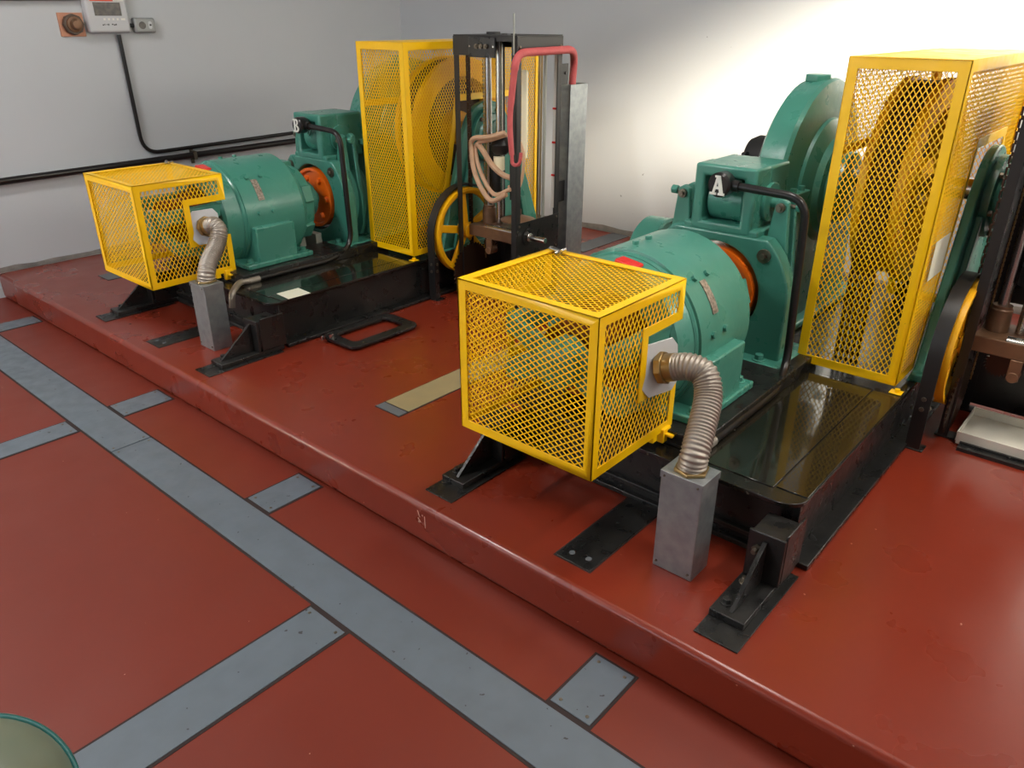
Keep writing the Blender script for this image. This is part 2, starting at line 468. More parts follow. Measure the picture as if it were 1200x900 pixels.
# ---- motor
def motor(lab):
    t = thing('hoist_motor', lab, 'motor', (CX, 2.2, BT+.05))
    c = (CX, CM)
    gm = G(); gm.lathe([(2.045, .0), (2.045, .266), (2.052, .272), (2.06, .272), (2.062, .28), (2.40, .28), (2.408, .272), (2.408, 0)], c, 'y', 96)
    finish('shell', gm, M['green'], t)
    gm = G(); gm.lathe([(1.95, .17), (1.95, .238), (1.965, .254), (2.045, .266), (2.046, .17)], c, 'y', 72, closed=True)
    for a in (22, 158, 202, 338):
        a = math.radians(a); x, z = CX+.215*math.cos(a), CM+.215*math.sin(a)
        gm.obox((x, 1.84, z), (.05, 0, 0), (0, .26, 0), (0, 0, .06))
        gm.obox(((x+CX)/2, 1.715, (z+CM)/2), (math.cos(a)*.23, 0, math.sin(a)*.23), (0, .03, 0), (-math.sin(a)*.06, 0, math.cos(a)*.06))
    gm.lathe([(1.66, 0), (1.66, .05), (1.675, .075), (1.76, .08), (1.76, 0)], c, 'y', 32)
    finish('end_bell', gm, M['green'], t, bevel=.004)
    gm = G(); gm.lathe([(1.765, .02), (1.765, .12), (1.90, .12), (1.90, .15), (2.04, .15), (2.04, .02)], c, 'y', 48, closed=True)
    finish('commutator', gm, M['copper'], t)
    gm = G(); gm.obox((-1.245, 1.998, .908), (.08, 0, -.012), (0, .05, 0), (.003, 0, .022)); finish('red_marker', gm, M['red'], t, bevel=.006)
    gm = G(); gm.lathe([(2.405, 0), (2.405, .258), (2.43, .252), (2.455, .222), (2.52, .205), (2.535, .15), (2.545, .11), (2.545, 0)], c, 'y', 64)
    for a in (-35, 20, 90, 160, 215):
        a = math.radians(a); gm.obox((CX+.2*math.cos(a), 2.48, CM+.2*math.sin(a)), (math.cos(a)*.06, 0, math.sin(a)*.06), (0, .06, 0), (-math.sin(a)*.09, 0, math.cos(a)*.09))
    finish('rear_bell', gm, M['green'], t, bevel=.005)
    gm = G(); gm.disc(c, 'y', 2.54, 2.68, .042); gm.disc(c, 'y', 2.56, 2.625, .098)
    for k in range(6): gm.hexbolt((CX+.066*math.cos(k*PI/3+.3), 2.562, CM+.066*math.sin(k*PI/3+.3)), (0, -1, 0), .012, .012)
    finish('coupling', gm, M['green'], t, bevel=.003)
    for s in (1, -1):
        gm = G(); xs = sorted((CX+s*.155, CX+s*.318)); xb = sorted((CX+s*.12, CX+s*.33))
        gm.box(xs[0], xs[1], 2.075, 2.305, BT+.07, .632)
        gm.box(xb[0], xb[1], 2.0, 2.395, BT+.05, BT+.077)
        finish('foot', gm, M['green'], t, bevel=.006)
        for y in (2.035, 2.355):
            gm = G(); gm.disc((CX+s*.29, y), 'z', BT+.075, BT+.082, .022, 16); gm.hexbolt((CX+s*.29, y, BT+.08), (0, 0, 1), .016, .018); finish('foot_bolt', gm, M['green'], t, bevel=.002)
    for a in (8, 47, 96, 133, 172):
        r = math.radians(a); d = (math.cos(r), 0, math.sin(r))
        for y in (2.135, 2.215):
            gm = G(); gm.hexbolt((CX+.279*d[0], y, CM+.279*d[2]), d, .012, .012); finish('pole_bolt', gm, M['green'], t, bevel=.0015)
    gm = G()
    for k in range(8):
        a0, a1 = math.radians(44-k*2.9), math.radians(44-(k+1)*2.9)
        p = [(CX+r*math.cos(a), y, CM+r*math.sin(a)) for r in (.2795, .2835) for a in (a0, a1) for y in (2.150, 2.184)]
        v = [gm._v(q) for q in p]
        for f in ((0,1,3,2),(4,6,7,5),(0,4,5,1),(2,3,7,6),(0,2,6,4),(1,5,7,3)): gm.bm.faces.new([v[i] for i in f])
    finish('nameplate', gm, M['plate'], t, smooth=60)
    return t
both(motor, 'green cylindrical motor behind the foreground yellow box guard of machine A', 'green cylindrical motor of machine B near the left wall')

# ---- brake
def brake(lab):
    t = thing('brake_assembly', lab, 'brake', (CX, 2.75, BT+.02))
    c = (CX, CM)
    gm = G(); gm.lathe([(2.672, .035), (2.672, .145), (2.658, .152), (2.658, .168), (2.86, .168), (2.86, .035)], c, 'y', 64, closed=True)
    for k in range(6): gm.lathe([(2.652, 0), (2.655, .014), (2.674, .02)], (CX+.115*math.cos(k*PI/3), CM+.115*math.sin(k*PI/3)), 'y', 14)
    finish('brake_drum', gm, M['orange'], t)
    # frame plate with the hole for the drum
    n = 96; outer, inner = [], []
    for k in range(n):
        a = 2*PI*k/n; ca, sa = math.cos(a), math.sin(a)
        if sa >= 0: r = min(.292+.008*(1-sa), .222/max(sa, 1e-6))
        else: r = min(.30/max(abs(ca), 1e-6), .255/max(abs(sa), 1e-6))
        outer.append((CX+r*ca, CM+r*sa)); inner.append((CX+.186*ca, CM+.186*sa))
    gm = G(); gm.ring(outer, inner, 'y', 2.665, 2.735)
    gm.box(CX-.15, CX+.15, 2.67, 2.90, .86, .90)
    finish('frame_plate', gm, M['green'], t, bevel=.008, seg=3)
    for s in (1, -1):
        gm = G()
        xs = sorted((CX+s*.16, CX+s*.335))
        gm.prism([(xs[0], 2.60), (xs[1], 2.60), (xs[1], 2.90), (xs[0], 2.90)], 'z', BT+.02, BT+.052)
        finish('foot', gm, M['green'], t, bevel=.01, seg=3)
        gm = G(); gm.disc((CX+s*.24, 2.632), 'z', BT+.05, BT+.058, .024, 18); gm.hexbolt((CX+s*.24, 2.632, BT+.055), (0, 0, 1), .017, .022); finish('foot_bolt', gm, M['green'], t, bevel=.002)
    # solenoid housing: front with square opening
    x0, x1, z0, z1 = -1.402, -1.158, .875, 1.118
    o = [(x0, z0), (x1, z0), (x1, z1), (x0, z1)]; i = [(-1.362, .907), (-1.205, .907), (-1.205, 1.076), (-1.362, 1.076)]
    gm = G(); gm.ring(o, i, 'y', 2.668, 2.79)
    finish('housing_front', gm, M['green'], t, bevel=.01, seg=3)
    gm = G(); gm.box(x0+.002, x1-.002, 2.785, 2.96, z0+.002, z1-.002); finish('housing', gm, M['green'], t, bevel=.012, seg=3)
    gm = G(); gm.disc((2.775, .985), 'x', -1.355, -1.212, .083, 40); finish('solenoid', gm, M['green'], t, bevel=.006)
    gm = G(); gm.tube(spline([(-1.295, 2.690, 1.03), (-1.30, 2.684, 1.01), (-1.287, 2.682, 1.0), (-1.272, 2.684, 1.02), (-1.268, 2.69, 1.035)], 5), .004, 8); finish('wire_loop', gm, M['green'], t)
    for s, xx in ((1, x1), (-1, x0)):
        gm = G(); gm.disc((2.80, .985), 'x', min(xx, xx+s*.014), max(xx, xx+s*.014), .072, 36); gm.disc((2.80, .985), 'x', min(xx, xx+s*.045), max(xx, xx+s*.045), .018, 16)
        finish('end_cap', gm, M['green'], t, bevel=.002)
    for s in (1, -1):
        # lever: two cheeks from the top pivot down to a curved shoe
        px, pz = CX+s*.198, .985
        gm = G()
        for y in (2.735, 2.80):
            poly = [(px-.022*s, pz+.02), (px, pz+.032), (px+.024*s, pz+.018), (px+.05*s, .74), (px+.072*s, .66), (px+.07*s, .52), (px+.03*s, .45), (px-.0*s, .45), (px+.02*s, .60), (px-.008*s, .74), (px-.04*s, .86)]
            gm.prism(poly, 'y', y, y+.026)
        finish('lever', gm, M['green'], t, bevel=.004)
        gm = G(); a0, a1 = (-48, 42) if s > 0 else (138, 228)
        gm.prism(arc(CX, CM, .245, a0, a1, 16)+arc(CX, CM, .172, a1, a0, 16), 'y', 2.742, 2.86)
        finish('brake_shoe', gm, M['green'], t, bevel=.003)
        gm = G(); gm.cyl((px, 2.722, pz), (px, 2.735, pz), .017, n=18); gm.hexbolt((px, 2.722, pz), (0, -1, 0), .010, .010); finish('pivot_bolt', gm, M['bolt'], t, bevel=.001)
        gm = G(); gm.cyl((px, 2.77, pz+.002), (px+s*.055, 2.77, pz+.002), .008); finish('adjuster_rod', gm, M['bolt'], t)
        gm = G(); gm.hexbolt((px+s*.045, 2.77, pz+.002), (s, 0, 0), .019, .024); finish('adjuster_nut', gm, M['green'], t, bevel=.004)
        gm = G(); gm.cyl((CX+s*.19, 2.668, .82), (CX+s*.19, 2.657, .82), .026, n=24); gm.hexbolt((CX+s*.19, 2.657, .82), (0, -1, 0), .012, .014); finish('frame_bolt', gm, M['bolt'], t, bevel=.001)
    return t
both(brake, 'green brake with square solenoid housing and orange drum on machine A', 'green brake with square solenoid housing and large orange drum on machine B')

# ---- gearbox
def gearbox(lab):
    t = thing('worm_gearbox', lab, 'gearbox', (-1.25, GY, BT))
    c = (3.375, .965)
    gm = G(); gm.lathe([(-1.315, 0), (-1.315, .385), (-1.30, .408), (-1.20, .42), (-1.185, .41), (-1.178, .36), (-1.178, 0)], c, 'x', 96)
    finish('gear_case', gm, M['green'], t)
    gm = G(); gm.lathe([(-1.18, .27), (-1.165, .265), (-1.15, .235), (-1.14, .20), (-1.115, .19), (-1.11, .15), (-1.06, .14), (-1.05, .09), (-1.05, 0)], c, 'x', 64)
    finish('bearing_boss', gm, M['green'], t)
    gm = G(); gm.prism([(2.93, BT), (3.84, BT), (3.80, .60), (3.78, .93), (2.97, .93), (2.95, .60)], 'x', -1.345, -1.15)
    gm.box(-1.42, -1.10, 2.90, 3.90, BT, BT+.03)
    finish('lower_case', gm, M['green'], t, bevel=.012, seg=3)
    for q in ((-1.34, -1.13, 2.93, 2.99, .935, .965), (-1.34, -1.13, 3.76, 3.83, .935, .965), (-1.185, -1.13, 2.97, 3.13, .945, .985)):
        gm = G(); gm.box(*q); finish('split_flange', gm, M['green'], t, bevel=.005)
    for y in (3.01, 3.09):
        gm = G(); gm.hexbolt((-1.152, y, .985), (0, 0, 1), .014, .018); finish('flange_bolt', gm, M['green'], t, bevel=.002)
    gm = G(); gm.lathe([(2.86, .05), (2.86, .10), (2.95, .16), (2.95, .05)], (CX, CM), 'y', 40, closed=True); finish('worm_boss', gm, M['green'], t)
    gm = G(); gm.disc((3.344, 1.382), 'z', 0, 0.0001, .0001, 4) if False else gm.cyl((-1.25, 3.344, 1.37), (-1.25, 3.344, 1.398), .055, n=6); finish('filler_cap', gm, M['green'], t, bevel=.004)
    gm = G(); gm.lathe([(-1.31, .10), (-1.44, .10), (-1.47, .085), (-1.475, .06), (-1.475, 0)], (3.29, 1.05), 'x', 40)
    gm.cyl((-1.46, 3.19, 1.075), (-1.44, 3.185, 1.08), .014, n=8)
    finish('shaft_cover', gm, M['rubber'], t)
    return t
both(gearbox, 'tall green round-topped gearbox in front of bright wall on machine A', 'green round-topped gearbox mostly hidden behind tall guard of machine B')

# ---- sheave
def sheave(lab):
    t = thing('traction_sheave', lab, 'sheave', (-.84, GY, GZ-.39))
    c = (GY, GZ)
    gm = G(); gm.lathe([(-.920, .389), (-.893, .389), (-.888, .362), (-.792, .362), (-.787, .389), (-.757, .389), (-.757, .285), (-.79, .277), (-.885, .277), (-.920, .285)], c, 'x', 96, closed=True)
    finish('rim', gm, M['sheave'], t)
    gm = G(); gm.lathe([(-.872, .06), (-.872, .280), (-.855, .280), (-.848, .12), (-.848, .06)], c, 'x', 64, closed=True); finish('web', gm, M['webiron'], t)
    gm = G(); gm.lathe([(-.90, .03), (-.90, .095), (-.78, .095), (-.78, .03)], c, 'x', 40, closed=True); finish('hub', gm, M['sheave'], t, bevel=.004)
    gm = G(); gm.disc(c, 'x', -1.055, -.575, .04, 28); finish('shaft', gm, M['steel'], t)
    return t
both(sheave, 'yellow rope sheave with dark web inside tall guard of machine A', 'yellow rope sheave with dark web inside tall guard of machine B')
for off, which in ((Vector((0, 0, 0)), 'A'), (D, 'B')):
    first = None
    for k in range(5):
        x = -.88+k*.020
        if first is None:
            pts = [(x, GY-.369, BT+.003), (x, GY-.369, GZ)]+[(x, p[0], p[1]) for p in arc(GY, GZ, .369, 180, 0, 28)][1:]+[(x, GY+.369, BT+.003)]
            gm = G(); gm.tube(pts, .0085, 8); first = solo('hoist_rope', gm, M['rope'], 'brown wire rope over the yellow sheave of machine '+which, 'rope', (x, GY-.369, BT), 'hoist ropes on sheave of machine '+which)
            first.location = Vector(first.location)+off
            x_first = x
        else:
            r = first.copy(); COL.objects.link(r); r.location = first.location+Vector((x-x_first, 0, 0))

# ---- outboard bearing pedestal
def pedestal(lab):
    t = thing('bearing_pedestal', lab, 'bearing stand', (-.57, GY, BT))
    gm = G(); gm.prism([(2.94, BT), (3.86, BT), (3.84, BT+.04), (3.60, 1.02)]+arc(3.375, .99, .195, 20, 160, 14)+[(3.170, 1.02), (2.99, BT+.04)], 'x', -.583, -.548)
    gm.box(-.583, -.535, 2.94, 3.86, BT, BT+.03)
    finish('stand', gm, M['green'], t, bevel=.006)
    for y0, y1 in ((3.06, 3.22), (3.58, 3.74)):
        gm = G()
        s = 1 if y0 < GY else -1
        gm.prism([(y0, BT+.03), (y0+.05, BT+.03), (y1+.03*s, .95), (y1, .95)] if s > 0 else [(y1-.05, BT+.03), (y1, BT+.03), (y0, .95), (y0-.03, .95)], 'x', -.549, -.527)
        finish('rib', gm, M['green'], t, bevel=.004)
    gm = G(); gm.lathe([(-.55, .152), (-.520, .152), (-.516, .120), (-.500, .115), (-.494, .085), (-.488, .08), (-.486, 0)], (GY-.005, 1.0), 'x', 56)
    finish('bearing_cap', gm, M['green'], t)
    for k in range(6):
        a = k*PI/3+.3; gm = G(); gm.hexbolt((-.520, GY-.005+.135*math.cos(a), 1.0+.135*math.sin(a)), (1, 0, 0), .012, .014); finish('cap_bolt', gm, M['bolt'], t, bevel=.001)
    return t
both(pedestal, 'green outboard bearing pedestal at right edge of photo beside tall guard of machine A', 'green outboard bearing pedestal behind the selector frame of machine B')

# ---- tall mesh guard
def tall_guard(lab):
    t = thing('sheave_guard', lab, 'machine guard', (-.77, 3.34, BT))
    x0, x1, y0, y1, z0, z1 = -.957, -.590, 2.800, 3.88, .402, 1.487
    W = .034
    front = [(x0, z0), (x1, z0), (x1, z1), (x0, z1)]
    side = [(y0, z0), (3.02, z0), (3.185, 1.19), (3.60, 1.19), (3.765, z0), (y1, z0), (y1, z1), (y0, z1)]
    left = [(y0, 1.165), (y1, 1.165), (y1, z1), (y0, z1)]
    mF = lambda u, v, d: (u, y0-d, v)
    mB = lambda u, v, d: (u, y1+d, v)
    mR = lambda u, v, d: (x1+d, u, v)
    mL = lambda u, v, d: (x0-d, u, v)
    gm = G()
    for poly, mp in ((front, mF), (front, mB), (side, mR), (left, mL)): frame(gm, poly, W, mp, -.004, 0)
    for x, y in ((x0, y0), (x1, y0)):   # bolted tabs at the bottom corners
        gm.box(x-.012, x+.03, y-.03, y+.01, BT+.004, BT+.008)
    finish('guard_frame', gm, M['yellow'], t, bevel=.0012)
    for poly, mp, w in ((front, mF, .0035), (side, mR, .0031), (left, mL, .0031), (front, mB, .0031)):
        gm = G(); diamonds(gm, inset(poly, W*.6), lambda u, v, d, mp=mp: mp(u, v, d-.007), .0186, .030, w)
        finish('mesh_panel', gm, M['yellow'], t, smooth=0)
    gm = G(); gm.box(x0, x1, y0, y1, z1, z1+.003); finish('top_sheet', gm, M['yellow'], t, bevel=.001)
    gm = G(); gm.hexbolt((x1+.012, y0-.012, BT+.008), (0, 0, 1), .010, .012); finish('tab_bolt', gm, M['yellow'], t)
    return t
tgA, tgB = both(tall_guard, 'tall yellow mesh guard around the sheave of machine A at right', 'tall yellow mesh guard around the sheave of machine B, left of selector frame')
gm = G(); gm.box(-.5885, -.587, 2.885, 3.07, .775, .915)
solo('notice_card', gm, M['paper'], 'small pale card fixed to right side of tall guard of machine A', 'card', (-.588, 2.98, .775))

# ---- small box guard
def box_guard(lab):
    t = thing('commutator_guard', lab, 'machine guard', (-1.28, 1.75, .425))
    x0, x1, y0, y1, z0, z1 = -1.532, -1.028, 1.530, 1.972, .426, .915
    W = .030
    front = [(x0, z0), (x1, z0), (x1, z1), (x0, z1)]
    side = [(y0, z0), (y1, z0), (y1, .617), (1.782, .617), (1.782, .788), (y1, .788), (y1, z1), (y0, z1)]
    top = [(x0, y0), (x1, y0), (x1, y1), (x0, y1)]
    mF = lambda u, v, d: (u, y0-d, v)
    mR = lambda u, v, d: (x1+d, u, v)
    mL = lambda u, v, d: (x0-d, u, v)
    mT = lambda u, v, d: (u, v, z1+d)
    gm = G()
    for poly, mp in ((front, mF), (side, mR), (side, mL), (top, mT)): frame(gm, poly, W, mp, -.004, 0)
    finish('guard_frame', gm, M['yellow'], t, bevel=.0012)
    for poly, mp, dw, dh in ((front, mF, .0290, .0200), (side, mR, .0205, .036), (side, mL, .0205, .036), (top, mT, .0290, .0200)):
        gm = G(); diamonds(gm, inset(poly, W*.6), lambda u, v, d, mp=mp: mp(u, v, d-.007), dw, dh, .0035)
        finish('mesh_panel', gm, M['yellow'], t, smooth=0)
    gm = G(); gm.box(x1-.012, x1+.010, 1.905, 1.950, z0-.035, z0+.012); gm.box(x1-.010, x1+.035, 1.915, 1.945, z0-.012, z0-.004)
    gm.box(x1-.02, x1+.0, 1.86, 1.885, z0-.02, z0+.004)
    finish('mounting_tab', gm, M['yellow'], t, bevel=.002)
    gm = G(); gm.cyl((x0+.02, y1-.03, z1+.008), (x0+.075, y1-.045, z1+.008), .007, n=12); gm.cyl((x0+.06, y1-.06, z1+.004), (x0+.075, y1-.02, z1+.012), .005, n=10)
    finish('latch', gm, M['steel'], t)
    return t
both(box_guard, 'yellow expanded-mesh box guard in the foreground centre on machine A', 'yellow expanded-mesh box guard nearest the left wall on machine B')

# ---- anchor brackets at the bed corners
def anchor(lab, dx=0.):
    t = thing('anchor_bracket', lab, 'bracket', (-.585+dx, 1.65, H))
    gm = G(); gm.box(-.645+dx, -.522+dx, 1.472, 1.86, H+.0004, H+.005); finish('base_strip', gm, M['black'], t, bevel=.001)
    gm = G(); gm.prism([(-.645+dx, 1.552), (-.545+dx, 1.552), (-.545+dx, 1.88), (-.645+dx, 1.88)], 'z', H+.005, H+.026); finish('base_plate', gm, M['black'], t, bevel=.002)
    gm = G(); gm.box(-.642+dx, -.538+dx, 1.742, 1.752, H+.026, .338); gm.box(-.636+dx, -.543+dx, 1.752, 1.86, H+.045, .334)
    gm.box(-.545+dx, -.538+dx, 1.76, 1.89, H+.03, .345)
    finish('bracket_block', gm, M['black'], t, bevel=.003)
    gm = G(); gm.prism([(1.572, H+.026), (1.742, H+.026), (1.742, .315), (1.735, .315)], 'x', -.598+dx, -.586+dx); finish('gusset', gm, M['black'], t, bevel=.001)
    for x, y in ((-.618, 1.60), (-.618, 1.71)):
        gm = G(); gm.disc((x+dx, y), 'z', H+.026, H+.030, .017, 16); gm.hexbolt((x+dx, y, H+.028), (0, 0, 1), .012, .015); finish('anchor_bolt', gm, M['bolt'] if y > 1.65 else M['black'], t, bevel=.001)
    gm = G(); gm.hexbolt((-.612+dx, 1.742, .285), (0, -1, 0), .013, .012); gm.cyl((-.612+dx, 1.745, .285), (-.612+dx, 1.715, .285), .007, n=10); finish('block_bolt', gm, M['bolt'], t)
    return t
aA = anchor('black gusseted anchor bracket at lower right, right front corner of machine A')
aL = anchor('black gusseted anchor bracket under the yellow box guard of machine A', -1.012)
dup(aA, D+Vector((.03, -.004, 0)), 'black gusseted anchor bracket right of the grey metal box of machine B')
dup(aL, D, 'black gusseted anchor bracket under the yellow box guard of machine B')

# ---- grey conduit box on the plinth
def conduit_box(lab):
    t = thing('conduit_box', lab, 'conduit box', (-.81, 1.69, H))
    x0, x1, y0, y1, z0, z1 = -.872, -.746, 1.640, 1.738, H, .478
    gm = G(); gm.box(x0, x1, y0, y1, z0, z1); finish('body', gm, M['galv'], t, bevel=.0025)
    gm = G(); gm.box(x0-.002, x1+.0022, y0-.0022, y1+.002, z1-.02, z1+.0018); finish('lid', gm, M['galv'], t, bevel=.001)
    for x in (x0+.012, x1-.012):
        for z in (z1-.012, z0+.02):
            gm = G(); gm.lathe([(y0-.001, .004), (y0-.005, .003), (y0-.0055, 0)], (x, z), 'y', 8); finish('screw', gm, M['bolt'], t)
    return t
both(conduit_box, 'upright grey galvanised conduit box in front of bedplate of machine A', 'upright grey galvanised conduit box in front of bedplate of machine B')

# ---- flexible conduits
def flex(lab, off, path):
    off = Vector(off); path = [Vector(p)+off for p in path]
    t = thing('flexible_conduit', lab, 'conduit', tuple(path[-1]))
    sp = spline(path, 26); P, R = [], []
    # ribbed hose
    d = [0]
    for a, b in zip(sp, sp[1:]): d.append(d[-1]+(b-a).length)
    pitch = .0105; n = int(d[-1]/pitch*6); j = 0
    for i in range(n+1):
        s = d[-1]*i/n
        while j < len(d)-2 and d[j+1] < s: j += 1
        f = (s-d[j])/max(1e-9, d[j+1]-d[j]); P.append(sp[j].lerp(sp[j+1], f)); R.append(.0385+.0024*math.sin(2*PI*s/pitch))
    gm = G(); gm.tube(P, 0, 22, R); finish('hose', gm, M['flex'], t, smooth=80)
    e, e2 = P[-1], P[-1]+Vector((0, 0, -.004))
    zt = .480
    gm = G(); gm.cyl((e.x, e.y, zt), (e.x, e.y, e.z+.006), .041, n=28); gm.cyl((e.x, e.y, zt), (e.x, e.y, zt+.010), .05, n=6); finish('connector', gm, M['brass'], t, bevel=.002)
    s, dr = P[0], (P[3]-P[0]).normalized()
    gm = G(); gm.cyl(s-dr*.045, s+dr*.004, .041, n=28); gm.cyl(s-dr*.045, s-dr*.024, .05, n=8); finish('connector', gm, M['brass'], t, bevel=.002)
    u = Vector((0, 1, 0)); u = (u-dr*u.dot(dr)).normalized(); w = dr.cross(u)
    c = s-dr*.046; dr = Vector((1, -.30, .10)).normalized(); u = Vector((0, 1, 0)); u = (u-dr*u.dot(dr)).normalized(); w = dr.cross(u)
    gm = G(); pts = [(-.07, -.05), (-.045, -.082), (.045, -.082), (.07, -.055), (.07, .055), (.05, .082), (-.045, .082), (-.07, .055)]
    A = [gm._v(c+u*a+w*b-dr*.003) for a, b in pts]; B = [gm._v(c+u*a+w*b+dr*.003) for a, b in pts]
    gm.bm.faces.new(A[::-1]); gm.bm.faces.new(B)
    for i in range(8): gm.bm.faces.new([A[i], A[(i+1) % 8], B[(i+1) % 8], B[i]])
    finish('terminal_plate', gm, M['galv'] if False else M['panelgrey'], t, bevel=.001)
    return t
flex('ribbed flexible metal conduit arching into the grey box of machine A', (0, 0, 0), [(-.972, 1.842, .690), (-.925, 1.848, .703), (-.880, 1.852, .690), (-.848, 1.825, .640), (-.822, 1.75, .575), (-.808, 1.70, .53), (-.808, 1.690, .482)])
flex('ribbed flexible metal conduit curving into the grey box of machine B', D, [(-.972, 1.842, .690), (-.935, 1.845, .698), (-.903, 1.845, .672), (-.885, 1.81, .615), (-.845, 1.74, .562), (-.808, 1.70, .525), (-.808, 1.690, .482)])

# ---- brake conduit with lettered junction cover
def letter_A(gm, c, h, y):
    w = h*.86; e = 0
    P = lambda u, v: (c[0]+u*w, c[1]+v*h)
    for poly in ([(-.36, -.5), (-.20, -.5), (.07, .5), (-.10, .5)], [(.17, -.5), (.42, -.5), (.13, .5), (-.10, .5)], [(-.2, -.2), (.2, -.2), (.2, -.06), (-.2, -.06)],
                 [(-.5, -.5), (-.06, -.5), (-.06, -.38), (-.5, -.38)], [(.06, -.5), (.5, -.5), (.5, -.38), (.06, -.38)], [(-.22, .4), (.14, .4), (.14, .5), (-.22, .5)]):
        e += .0002; gm.prism([P(*q) for q in poly], 'y', y-.003-e, y)
def letter_B(gm, c, h, y):
    w = h*.8; e = 0
    P = lambda u, v: (c[0]+u*w, c[1]+v*h)
    for poly in ([(-.32, -.5), (-.10, -.5), (-.10, .5), (-.32, .5)], [(-.46, -.5), (.1, -.5), (.1, -.38), (-.46, -.38)], [(-.46, .38), (.08, .38), (.08, .5), (-.46, .5)], [(-.2, -.03), (.08, -.03), (.08, .07), (-.2, .07)]):
        e += .0002; gm.prism([P(*q) for q in poly], 'y', y-.003-e, y)
    for cy, ry, rx, x0 in ((.26, .24, .30, .06), (-.24, .26, .38, .06)):
        o = [(x0+rx*math.cos(a), cy+ry*math.sin(a)) for a in [math.radians(-90+180*k/12) for k in range(13)]]
        i = [(x0+(rx-.2)*math.cos(a), cy+(ry-.12)*math.sin(a)) for a in [math.radians(-90+180*k/12) for k in range(13)]]
        for k in range(12): gm.prism([P(*o[k]), P(*o[k+1]), P(*i[k+1]), P(*i[k])], 'y', y-.003, y)
def brake_conduit(lab, letter, off):
    o = Vector(off)
    t = thing('brake_conduit', lab, 'conduit', tuple(Vector((-.963, 2.66, BT))+o))
    kc = Vector((-1.266, 2.62, 1.062))+o
    pts = [Vector(p)+o for p in ((-1.225, 2.632, 1.060), (-.963, 2.650, 1.046), (-.937, 2.645, .445), (-.905, 2.50, .397), (-.905, 2.02, .397))]
    gm = G(); gm.tube(fillet(pts, .075, 8), .0145, 14); finish('pipe', gm, M['pipe'], t, smooth=60)
    gm = G(); gm.lathe([(kc.y-.030, 0), (kc.y-.030, .036), (kc.y-.022, .044), (kc.y+.020, .044), (kc.y+.030, .038), (kc.y+.045, .03), (kc.y+.045, 0)], (kc.x, kc.z), 'y', 32)
    gm.cyl((kc.x+.03, kc.y+.01, kc.z-.001), (kc.x+.062, kc.y+.012, kc.z-.003), .021, n=20)
    finish('junction_cover', gm, M['pipe'], t)
    gm = G(); (letter_A if letter == 'A' else letter_B)(gm, (kc.x, kc.z), .068, kc.y-.030)
    finish('letter', gm, M['white'], t, smooth=0)['label'] = 'white letter '+letter
    e = pts[-1]
    gm = G(); gm.cyl(e, e+Vector((0, -.06, 0)), .018, n=16); gm.tube(spline([e+Vector(q) for q in ((0, -.05, 0), (.0, -.10, .004), (.03, -.15, -.004), (.055, -.19, -.03), (.055, -.20, -.09))], 6), .016, 12)
    finish('end_sleeve', gm, M['flex'], t)
    return t
brake_conduit('bent black pipe with round cover lettered A, on machine A', 'A', (0, 0, 0))
brake_conduit('bent black pipe with round cover lettered B, on machine B', 'B', D)

# ---- tape wheel
def wheel(lab):
    t = thing('tape_wheel', lab, 'wheel', (-.478, 2.87, H))
    c = (3.10, .515)
    gm = G(); gm.lathe([(-.502, .222), (-.502, .238), (-.452, .238), (-.452, .222), (-.464, .205), (-.49, .205)], c, 'x', 72, closed=True); finish('rim', gm, M['sheave'], t)
    for k in range(5):
        a = k*2*PI/5+.42; d = Vector((0, math.cos(a), math.sin(a))); s = Vector((0, -math.sin(a), math.cos(a)))
        gm = G(); gm.obox(Vector((-.478, *c))+d*.125, d*.19, s*.042, (.018, 0, 0)); finish('spoke', gm, M['sheave'], t, bevel=.004)
    gm = G(); gm.disc(c, 'x', -.515, -.44, .04, 24); finish('hub', gm, M['sheave'], t, bevel=.004)
    o = [(2.842, H+.006), (2.842, .515)]+arc(c[0], c[1], .258, 180, 62, 22)
    i = [(2.850, H+.006), (2.850, .515)]+arc(c[0], c[1], .250, 180, 62, 22)
    gm = G(); gm.prism(o+i[::-1], 'x', -.522, -.472)
    finish('guard_strap', gm, M['tower'], t, smooth=25)
    gm = G(); gm.box(-.515, -.478, 2.850, 2.880, H+.005, .40); gm.box(-.520, -.460, 2.84, 2.90, H, H+.006)
    gm.box(-.515, -.500, 2.86, 3.05, .36, .41)
    finish('support_post', gm, M['black'], t, bevel=.002)
    for z in (.325, .365):
        gm = G(); gm.lathe([(-.478, .009), (-.472, .008), (-.470, 0)], (2.866, z), 'x', 10); gm.lathe([(2.842, .009), (2.836, .008), (2.835, 0)], (-.497, z), 'y', 10); finish('rivet', gm, M['bolt'], t)
    gm = G(); n = 40
    gm.prism([(3.10+(.15 if k % 2 else .138)*math.cos(2*PI*k/(2*n)), .30+(.15 if k % 2 else .138)*math.sin(2*PI*k/(2*n))) for k in range(2*n)], 'x', -.437, -.43); finish('tooth_ring', gm, M['chain'], t, smooth=0)
    return t
both(wheel, 'yellow spoked wheel under black strap guard at right edge, machine A', 'yellow spoked wheel under black strap guard, left of selector frame of machine B')

